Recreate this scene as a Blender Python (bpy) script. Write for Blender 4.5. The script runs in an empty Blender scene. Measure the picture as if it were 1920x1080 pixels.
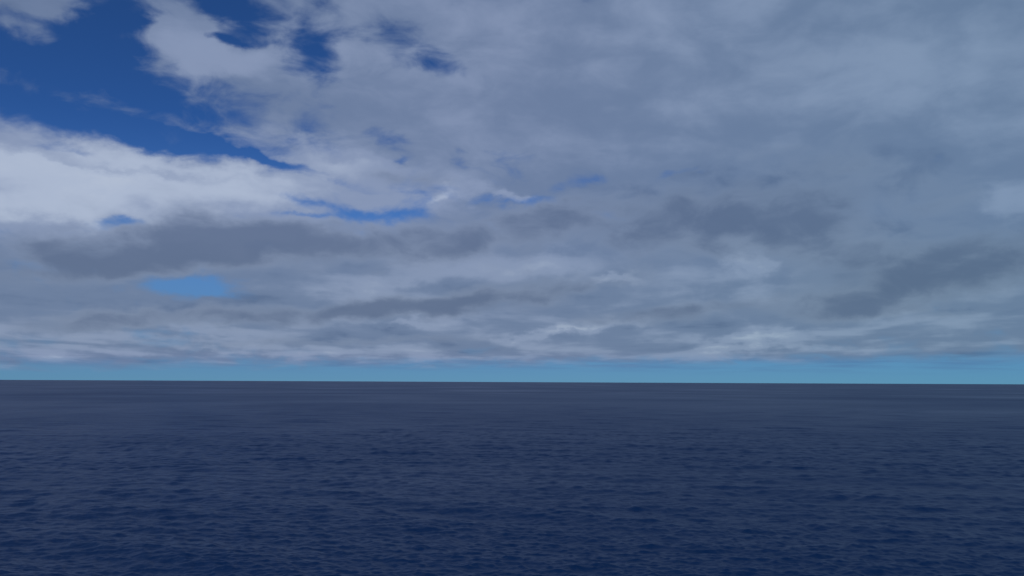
import bpy, math
import numpy as np
from mathutils import Matrix, Vector

scene = bpy.context.scene
R = math.radians

# ---------------------------------------------------------------- camera
CAM_H = 30.0                     # eye height on the deck of a ship, metres above the sea
HFOV = 60.0
PITCH = 6.05                      # degrees upward
ROLL = 0.25                      # degrees
W, H = 1920.0, 1080.0            # size of the photograph
F = (W / 2) / math.tan(R(HFOV / 2))
cam_data = bpy.data.cameras.new("camera")
cam_data.sensor_width = 36.0
cam_data.lens = 18.0 / math.tan(R(HFOV / 2))
cam_data.clip_start = 0.1
cam_data.clip_end = 400000.0
cam = bpy.data.objects.new("camera", cam_data)
scene.collection.objects.link(cam)
cam.location = (0.0, 0.0, CAM_H)
base = Matrix.Rotation(R(90 + PITCH), 4, 'X') @ Matrix.Rotation(R(ROLL), 4, 'Z')
cam.matrix_world = Matrix.Translation((0, 0, CAM_H)) @ base
scene.camera = cam


def pix(px, py):
    """pixel of the photograph -> azimuth and elevation of that direction, in degrees"""
    v = base.to_3x3() @ Vector(((px - W / 2) / F, (H / 2 - py) / F, -1.0))
    v.normalize()
    return math.degrees(math.atan2(v.x, v.y)), math.degrees(math.asin(v.z))


# ---------------------------------------------------------------- exposure
scene.render.engine = 'CYCLES'
scene.view_settings.view_transform = 'Standard'
scene.view_settings.look = 'None'
scene.view_settings.exposure = 0.0
scene.view_settings.gamma = 1.0
scene.cycles.use_denoising = True
scene.cycles.max_bounces = 4
scene.cycles.adaptive_threshold = 0.02
scene.cycles.sample_clamp_indirect = 4.0

# ---------------------------------------------------------------- sun (behind the camera, to the left, veiled by cloud)
SUN_EL, SUN_AZ = 48.0, 205.0     # azimuth clockwise from the view direction (+Y)
sd = bpy.data.lights.new("sun", 'SUN')
sd.energy = 1.5
sd.angle = R(10)
sd.color = (1.0, 0.96, 0.9)
so = bpy.data.objects.new("sun", sd)
scene.collection.objects.link(so)
sv = (math.sin(R(SUN_AZ)) * math.cos(R(SUN_EL)), math.cos(R(SUN_AZ)) * math.cos(R(SUN_EL)), math.sin(R(SUN_EL)))
so.rotation_euler = Vector(sv).to_track_quat('Z', 'Y').to_euler()
so.location = (0, 0, 300)

# ---------------------------------------------------------------- world: clear sky with procedural clouds
world = bpy.data.worlds.new("World")
scene.world = world
world.use_nodes = True
nt = world.node_tree
world.cycles.sampling_method = 'MANUAL'
world.cycles.sample_map_resolution = 512
nt.nodes.clear()
L = nt.links


def N(kind, **kw):
    n = nt.nodes.new(kind)
    for k, v in kw.items():
        setattr(n, k, v)
    return n


def put(sock, v):
    if isinstance(v, (int, float)):
        sock.default_value = v
    elif isinstance(v, tuple):
        sock.default_value = v
    else:
        L.new(v, sock)


def M(op, a, b=0.0, c=0.0, clamp=False):
    n = N('ShaderNodeMath', operation=op, use_clamp=clamp)
    put(n.inputs[0], a); put(n.inputs[1], b); put(n.inputs[2], c)
    return n.outputs[0]


def VM(op, a, b=(0, 0, 0)):
    n = N('ShaderNodeVectorMath', operation=op)
    put(n.inputs[0], a); put(n.inputs[1], b)
    return n.outputs['Value'] if op in ('DOT_PRODUCT', 'LENGTH') else n.outputs[0]


def XYZ(x, y, z=0.0):
    n = N('ShaderNodeCombineXYZ')
    put(n.inputs[0], x); put(n.inputs[1], y); put(n.inputs[2], z)
    return n.outputs[0]


def SM(x, lo, hi):
    n = N('ShaderNodeMapRange', interpolation_type='SMOOTHSTEP')
    put(n.inputs[0], x); put(n.inputs[1], lo); put(n.inputs[2], hi)
    return n.outputs[0]


def NOISE(vec, scale, detail=5.0, rough=0.5, dist=0.0, lac=2.0, color=False):
    n = N('ShaderNodeTexNoise', noise_dimensions='3D')
    put(n.inputs['Vector'], vec); put(n.inputs['Scale'], scale); put(n.inputs['Detail'], detail)
    put(n.inputs['Roughness'], rough); put(n.inputs['Distortion'], dist); put(n.inputs['Lacunarity'], lac)
    return n.outputs['Color'] if color else n.outputs['Fac']


def MIX(f, a, b):
    n = N('ShaderNodeMix', data_type='RGBA')
    put(n.inputs[0], f); put(n.inputs[6], a); put(n.inputs[7], b)
    return n.outputs[2]


def SCALE(v, s):
    n = N('ShaderNodeVectorMath', operation='SCALE')
    put(n.inputs[0], v); put(n.inputs['Scale'], s)
    return n.outputs[0]


tc = N('ShaderNodeTexCoord')
D = tc.outputs['Generated']
sep = N('ShaderNodeSeparateXYZ'); L.new(D, sep.inputs[0])
dx, dy, dz = sep.outputs
AZ = M('MULTIPLY', M('ARCTAN2', dx, dy), 180 / math.pi)
EL = M('MULTIPLY', M('ARCSINE', dz), 180 / math.pi)
zc = M('ADD', M('MAXIMUM', dz, 0.0), 0.07)
P = XYZ(M('DIVIDE', dx, zc), M('DIVIDE', dy, zc), 0.0)       # where the direction meets the cloud deck
AE = XYZ(AZ, EL, 0.0)

# uneven, wind torn outlines: the placed cloud masses are looked up through this warp
AEs = VM('MULTIPLY', AE, (1.0, 1.75, 1.0))
w1 = VM('SUBTRACT', NOISE(AEs, 0.10, 3.0, 0.5, color=True), (0.5, 0.5, 0.5))
w2 = VM('SUBTRACT', NOISE(VM('ADD', AEs, (31, 7, 3)), 0.42, 5.0, 0.56, color=True), (0.5, 0.5, 0.5))
WARP = VM('ADD', VM('ADD', AE, VM('MULTIPLY', w1, (2.2, 1.0, 0))), VM('MULTIPLY', w2, (2.8, 1.5, 0)))
WARPS = VM('ADD', VM('ADD', AE, VM('MULTIPLY', w1, (1.6, 0.4, 0))), VM('MULTIPLY', w2, (3.4, 1.4, 0)))


WARPB = VM('ADD', WARP, VM('MULTIPLY', w2, (2.6, 1.4, 0)))


def blobs(start, table, warp):
    """add soft lobes (photo px centre, px half sizes, tilt in degrees, amount) to a field"""
    acc = start
    base_warp = warp
    for n_, (px, py, rx, ry, tilt, amt) in enumerate(table):
        if n_ % 3 == 2:      # ties each few lobes to the sum so far, so that the renderer evaluates them in turn
            v_ = N('ShaderNodeVectorMath', operation='MULTIPLY_ADD')
            put(v_.inputs[0], acc); put(v_.inputs[1], (1e-7, 1e-7, 0)); put(v_.inputs[2], base_warp)
            warp = v_.outputs[0]
        a, e = pix(px, py)
        m = N('ShaderNodeMapping', vector_type='TEXTURE')
        put(m.inputs[0], warp)
        m.inputs['Location'].default_value = (a, e, 0)
        m.inputs['Rotation'].default_value = (0, 0, R(tilt))
        k = math.degrees(1 / F)
        m.inputs['Scale'].default_value = (rx * k, ry * k, 1)
        r2 = VM('DOT_PRODUCT', m.outputs[0], m.outputs[0])
        g = M('POWER', 0.36788, r2)
        acc = M('MULTIPLY_ADD', g, amt, acc)
    return acc


nP1 = NOISE(P, 0.9, 6.0, 0.52, 0.4)
nP2 = NOISE(VM('ADD', VM('MULTIPLY', P, (1.0, 0.62, 1)), (5, 9, 2)), 1.7, 4.0, 0.45, 0.3)
nA = NOISE(VM('ADD', VM('MULTIPLY', AE, (1, 1.9, 1)), (3, 5, 9)), 0.30, 7.0, 0.54, 0.4)
nF = NOISE(VM('ADD', VM('MULTIPLY', AE, (0.8, 2.6, 1)), (13, 5, 9)), 0.55, 6.0, 0.6, 0.6)

nB = NOISE(VM('ADD', VM('MULTIPLY', AE, (0.8, 1.7, 1)), (53, 15, 9)), 0.16, 6.0, 0.50, 0.5)

# --- back layer: thickness of the cloud sheet (clear where it falls below zero)
T = M('MULTIPLY_ADD', M('SUBTRACT', nP1, 0.5), 0.7, 0.80)
T = M('MULTIPLY_ADD', M('SUBTRACT', nB, 0.5), 1.2, T)
T = M('MULTIPLY_ADD', M('SUBTRACT', nA, 0.5), 3.0, T)
T = blobs(T, [
    (40, 120, 300, 120, 0, -1.6),
    (230, 205, 190, 50, -10, -0.8),
    (215, 30, 110, 40, 0, -0.8),
    (455, 25, 85, 42, -10, -1.25),
    (590, 85, 50, 52, -30, -0.95),
    (560, 130, 55, 24, 0, -0.65),
    (820, 120, 90, 26, -14, -0.95),
    (305, 62, 90, 20, 14, 1.15),
    (350, 40, 48, 40, 0, 0.9),
    (430, 105, 110, 45, -10, 0.9),
    (310, 118, 55, 22, 25, 1.0),
    (515, 82, 40, 34, 0, 0.5),
    (70, 6, 80, 22, 0, 2.0),
    (25, 50, 60, 16, -10, 1.0),
    (140, 185, 170, 26, -5, 1.75),
    (420, 68, 100, 8, 0, -1.1),
    (340, 100, 30, 14, 40, -0.6),
    (290, 205, 50, 40, 40, -0.5),
    (250, 240, 170, 22, -10, -1.0),
    (430, 278, 150, 9, -12, -1.7),
    (170, 282, 70, 9, 0, -0.8),
    (60, 325, 330, 68, -6, 1.3),
    (400, 335, 230, 40, -6, 0.8),
    (640, 300, 120, 26, -6, 0.5),
    (715, 403, 90, 16, 3, -1.25),
    (560, 372, 95, 10, -10, -0.85),
    (580, 402, 50, 6, 0, -0.9),
    (240, 420, 50, 12, 5, -1.3),
    (720, 250, 45, 16, -10, -0.6),
    (590, 250, 40, 14, -10, -0.5),
    (755, 298, 22, 7, 0, -0.7),
    (1255, 325, 62, 12, 8, -0.85),
    (975, 380, 80, 11, 0, -0.75),
    (1090, 338, 90, 16, 12, -0.6),
    (985, 295, 80, 14, 0, -0.5),
    (345, 541, 80, 15, 4, -1.8),
    (140, 505, 80, 10, 0, -0.5),
    (1500, 150, 500, 230, 0, 1.2),
    (1120, 30, 260, 70, 0, 0.5),
    (1050, 480, 330, 45, 0, 0.8),
    (680, 520, 230, 36, 0, 0.9),
    (900, 200, 260, 60, 0, 0.4),
    (800, 610, 900, 55, 0, 0.8),
    (1550, 480, 420, 130, 0, 0.8),
    (680, 180, 230, 60, 0, 0.4),
], WARP)

# --- brightness of that sheet: sunlit white banks and duller stretches
lowf = SM(EL, 12.0, 3.0)                                      # the far rows show more relief than the sheet overhead
B = M('MULTIPLY_ADD', M('SUBTRACT', nP1, 0.5), 0.34, 0.340)
B = M('MULTIPLY_ADD', M('SUBTRACT', nA, 0.5), 0.22, B)
B = M('MULTIPLY_ADD', M('SUBTRACT', nP2, 0.5), M('MULTIPLY_ADD', lowf, 0.55, 0.08), B)
B = M('MULTIPLY_ADD', M('SUBTRACT', nB, 0.5), 0.34, B)
B = blobs(B, [
    (40, 325, 330, 70, -5, 0.36),
    (60, 395, 300, 35, 0, 0.12),
    (430, 345, 300, 50, -6, 0.32),
    (640, 305, 140, 30, -6, 0.22),
    (250, 555, 350, 60, 0, -0.07),
    (820, 368, 75, 17, 3, 0.26),
    (960, 374, 32, 9, 0, 0.25),
    (340, 60, 110, 60, 0, 0.06),
    (50, 15, 120, 40, 0, -0.08),
    (60, 270, 300, 14, -8, -0.10),
    (250, 318, 200, 8, -4, -0.10),
    (430, 110, 90, 30, 0, 0.12),
    (640, 140, 140, 40, 0, 0.05),
    (1395, 482, 40, 26, -40, 0.26),
    (1380, 530, 150, 50, 0, 0.12),
    (1150, 521, 30, 9, 0, 0.28),
    (720, 525, 190, 24, 7, 0.15),
    (1010, 500, 130, 28, 4, 0.16),
    (1070, 618, 140, 11, 9, 0.26),
    (760, 604, 80, 9, 3, 0.18),
    (1420, 642, 120, 14, 0, 0.20),
    (260, 620, 260, 14, 2, 0.14),
    (420, 655, 500, 14, 0, 0.14),
    (1680, 605, 170, 26, 3, 0.12),
    (1890, 385, 50, 40, 0, 0.14),
    (1380, 400, 330, 75, 0, -0.16),
    (1760, 510, 260, 48, 10, -0.20),
    (1250, 570, 160, 24, 5, -0.10),
    (130, 500, 160, 60, 0, -0.06),
    (1650, 330, 330, 120, 0, -0.06),
    (1500, 90, 480, 170, 0, 0.08),
    (1850, 230, 200, 200, 0, 0.03),
], WARPB)

# --- front layer: low dull rolls crossing the bank
T2 = M('MULTIPLY_ADD', M('SUBTRACT', nA, 0.5), 1.5, -0.40)
T2 = M('MULTIPLY_ADD', M('SUBTRACT', nP2, 0.5), 0.9, T2)
T2 = blobs(T2, [
    (390, 452, 170, 44, 4, 1.5),
    (240, 500, 200, 30, 8, 1.1),
    (120, 470, 80, 36, 8, 0.8),
    (600, 450, 190, 38, 2, 1.1),
    (880, 450, 230, 40, 10, 1.2),
    (1010, 400, 130, 22, 8, 0.7),
    (770, 340, 100, 18, -6, 0.9),
    (1330, 415, 260, 62, 2, 1.3),
    (1560, 460, 260, 50, -12, 1.1),
    (480, 590, 320, 18, 4, 1.2),
    (200, 598, 130, 20, 4, 0.8),
    (860, 565, 200, 22, 9, 1.3),
    (1080, 540, 120, 24, 10, 0.8),
    (1760, 520, 230, 40, 12, 1.4),
    (1590, 575, 80, 26, 10, 1.0),
    (1240, 590, 200, 18, 5, 1.1),
    (650, 640, 300, 9, 2, 0.8),
    (1750, 585, 90, 12, 0, 0.7),
    (1600, 330, 250, 60, -10, 0.6),
    (330, 541, 90, 16, 4, -1.2),
], WARPS)

# ---- clear sky
sky = N('ShaderNodeTexSky', sky_type='NISHITA')
sky.sun_disc = False
sky.sun_elevation = R(SUN_EL)
sky.sun_rotation = R(SUN_AZ)
sky.altitude = 0.0
sky.air_density = 0.3
sky.dust_density = 0.0
sky.ozone_density = 1.0
tint = MIX(SM(EL, -1.5, 11.0), (0.14, 0.325, 0.385, 1), (0.47, 1.0, 1.65, 1))     # the cool cast of the camera, denser air low down
clear = VM('MULTIPLY', sky.outputs[0], tint)

STR = 0.08


def col(r, g, b):        # radiance that shows as this sRGB value, before the world strength
    f = lambda c: (c / 255 / 12.92 if c / 255 <= 0.04045 else ((c / 255 + 0.055) / 1.055) ** 2.4) / STR
    return (f(r), f(g), f(b), 1.0)


ramp = N('ShaderNodeValToRGB')
cr = ramp.color_ramp
cr.interpolation = 'EASE'
stops = [(0.10, (88, 106, 140)), (0.30, (112, 128, 160)), (0.50, (138, 151, 181)),
         (0.75, (176, 186, 208)), (1.0, (206, 212, 224))]
STOPMAX = col(255, 255, 255)[0]
cr.elements[0].position, cr.elements[0].color = stops[0][0], tuple(c / STOPMAX for c in col(*stops[0][1])[:3]) + (1,)
cr.elements[1].position, cr.elements[1].color = stops[-1][0], tuple(c / STOPMAX for c in col(*stops[-1][1])[:3]) + (1,)
for p, c in stops[1:-1]:
    el = cr.elements.new(p)
    el.color = tuple(x / STOPMAX for x in col(*c)[:3]) + (1,)
L.new(B, ramp.inputs[0])
c1 = SCALE(ramp.outputs[0], STOPMAX)

clear = MIX(M('MULTIPLY', SM(EL, 16.0, 3.5), 0.42), clear, col(118, 158, 198))    # moist air thickens downward
# the deck ends before the horizon: open air below it
edge = M('MULTIPLY_ADD', M('SUBTRACT', nF, 0.5), 1.2, M('MULTIPLY_ADD', AZ, 0.012, 0.0))
low = SM(M('SUBTRACT', EL, edge), 0.80, 1.75)
veil = M('MULTIPLY', M('MULTIPLY', SM(EL, 0.35, 1.3), SM(NOISE(VM('MULTIPLY', AE, (0.25, 4.5, 1)), 0.7, 5.0, 0.6, 0.3), 0.35, 0.7)), 0.75)
clear = MIX(M('MULTIPLY', veil, SM(EL, 3.0, 1.2)), clear, col(88, 122, 166))     # thin far cloud under the deck
a1 = M('MULTIPLY', M('MULTIPLY', SM(T, -0.25, 1.05), 0.97), low)
out = MIX(a1, clear, c1)
c2 = MIX(SM(M('MULTIPLY_ADD', M('SUBTRACT', nA, 0.5), 1.3, M('MULTIPLY_ADD', M('SUBTRACT', nB, 0.5), 1.8, T2)), 0.0, 1.5), col(130, 143, 171), col(97, 112, 143))
a2 = M('MULTIPLY', M('MULTIPLY', SM(T2, -0.28, 0.88), 0.88), low)
out = MIX(a2, out, c2)

out = VM('MULTIPLY', out, MIX(M('MULTIPLY', SM(EL, 11.0, 5.0), SM(EL, 1.2, 2.2)), (0.955, 0.99, 1.0, 1), (0.955, 0.995, 0.965, 1)))   # far cloud is a little warmer
out = VM('MULTIPLY', out, MIX(SM(AZ, -5.0, 32.0), (1, 1, 1, 1), (0.89, 0.99, 0.965, 1)))   # the cloud greens a little to the right
bg = N('ShaderNodeBackground')
bg.inputs['Strength'].default_value = STR
L.new(out, bg.inputs['Color'])
wo = N('ShaderNodeOutputWorld')
L.new(bg.outputs[0], wo.inputs['Surface'])


# ---------------------------------------------------------------- the sea
def build_sea():
    rng = np.random.default_rng(7)
    # rows follow the depression angle so that every wave the eye can resolve gets its own facets
    dep_px = np.concatenate([np.linspace(2600, 420, 24, endpoint=False),
                             np.linspace(420, 150, 440, endpoint=False), np.linspace(150, 0.9, 480), [0.5, 0.25, 0.12]])
    r = CAM_H / (dep_px / F)
    fine = np.linspace(-37, 37, 1150)
    rest = np.linspace(37, 323, 110)[1:-1]
    az = np.radians(np.concatenate([fine, rest]))
    nr, na = len(r), len(az)
    daz = np.gradient(np.concatenate([az, [az[0] + 2 * np.pi]]))[:-1]
    rr, aa = np.meshgrid(r, az, indexing='ij')
    x0 = rr * np.sin(aa)
    y0 = rr * np.cos(aa)
    dr = np.abs(np.gradient(r))[:, None]
    step_x = rr * daz[None, :]
    z = np.zeros_like(x0); ox = np.zeros_like(x0); oy = np.zeros_like(x0)
    ncomp = 150
    lam = np.exp(rng.uniform(np.log(0.75), np.log(45.0), ncomp))
    for l in lam:
        th = R(180 + 18) + rng.normal(0, 0.55 if l < 8 else 0.35)      # runs towards the ship
        k = 2 * np.pi / l
        amp = 0.0066 * l ** 0.75 * rng.uniform(0.5, 1.3) * (1.35 if l < 3 else 1.0)
        if l > 9:
            amp *= 0.72
        kx, ky = k * np.sin(th), k * np.cos(th)
        ph = kx * x0 + ky * y0 + rng.uniform(0, 2 * np.pi)
        eff = np.maximum(dr * abs(np.cos(th)) , step_x * max(abs(np.sin(th)), 0.3))
        fade = np.clip((l / eff - 2.0) / 2.5, 0, 1)
        fade *= fade
        a = amp * fade
        s, c = np.sin(ph), np.cos(ph)
        z += a * c
        ox -= a * s * np.sin(th) * 0.8
        oy -= a * s * np.cos(th) * 0.8
    co = np.stack([x0 + ox, y0 + oy, z], -1).reshape(-1, 3)
    i = np.arange(nr - 1)[:, None]; j = np.arange(na)[None, :]
    j2 = (j + 1) % na
    quads = np.stack([i * na + j, i * na + j2, (i + 1) * na + j2, (i + 1) * na + j], -1).reshape(-1, 4)
    cen = len(co)
    co = np.vstack([co, [[0, 0, 0]]])
    me = bpy.data.meshes.new("sea")
    tris = np.stack([np.full(na, cen), (np.arange(na) + 1) % na, np.arange(na)], -1)
    nl = quads.size + tris.size
    me.vertices.add(len(co)); me.vertices.foreach_set('co', co.astype(np.float32).ravel())
    me.loops.add(nl)
    me.loops.foreach_set('vertex_index', np.concatenate([quads.ravel(), tris.ravel()]).astype(np.int32))
    me.polygons.add(len(quads) + len(tris))
    ls = np.concatenate([np.arange(len(quads)) * 4, quads.size + np.arange(len(tris)) * 3])
    me.polygons.foreach_set('loop_start', ls.astype(np.int32))
    me.update(calc_edges=True)
    me.validate()
    nz = np.zeros(3 * len(me.polygons), np.float32)
    me.polygons.foreach_get('normal', nz)
    if nz.reshape(-1, 3)[:, 2].mean() < 0:
        me.flip_normals()
    me.polygons.foreach_set('use_smooth', np.ones(len(me.polygons), bool))
    ob = bpy.data.objects.new("sea", me)
    scene.collection.objects.link(ob)
    ob['kind'] = 'structure'
    ob['label'] = 'deep navy open sea with small choppy waves reaching the horizon'
    ob['category'] = 'sea'
    return ob


def sea_material():
    global nt, L
    m = bpy.data.materials.new("sea_water")
    m.use_nodes = True
    nt = m.node_tree; L = nt.links
    nt.nodes.clear()
    geo = N('ShaderNodeNewGeometry')
    pos = geo.outputs['Position']
    big = NOISE(pos, 0.0018, 4.0, 0.55, 0.5)            # gust patches
    streak = NOISE(VM('MULTIPLY', pos, (0.35, 1.0, 1.0)), 0.02, 4.0, 0.6, 0.4)
    fine = NOISE(VM('MULTIPLY', pos, (0.6, 1.0, 1.0)), 1.6, 5.0, 0.6, 0.2)
    mid = NOISE(VM('MULTIPLY', pos, (0.55, 1.0, 1.0)), 0.45, 4.0, 0.55, 0.3)
    h = M('MULTIPLY_ADD', mid, 0.55, M('MULTIPLY', fine, 0.22))
    bump = N('ShaderNodeBump')
    bump.inputs['Distance'].default_value = 1.0
    put(bump.inputs['Strength'], M('MULTIPLY_ADD', streak, 0.35, 0.35))
    L.new(h, bump.inputs['Height'])
    p = N('ShaderNodeBsdfPrincipled')
    p.inputs['Base Color'].default_value = (0.0004, 0.0185, 0.076, 1)
    p.inputs['IOR'].default_value = 1.333
    p.inputs['Specular IOR Level'].default_value = 0.27
    put(p.inputs['Roughness'], M('MULTIPLY_ADD', big, 0.34, 0.22))
    L.new(bump.outputs[0], p.inputs['Normal'])
    o = N('ShaderNodeOutputMaterial')
    L.new(p.outputs[0], o.inputs['Surface'])
    return m


sea = build_sea()
sea.data.materials.append(sea_material())
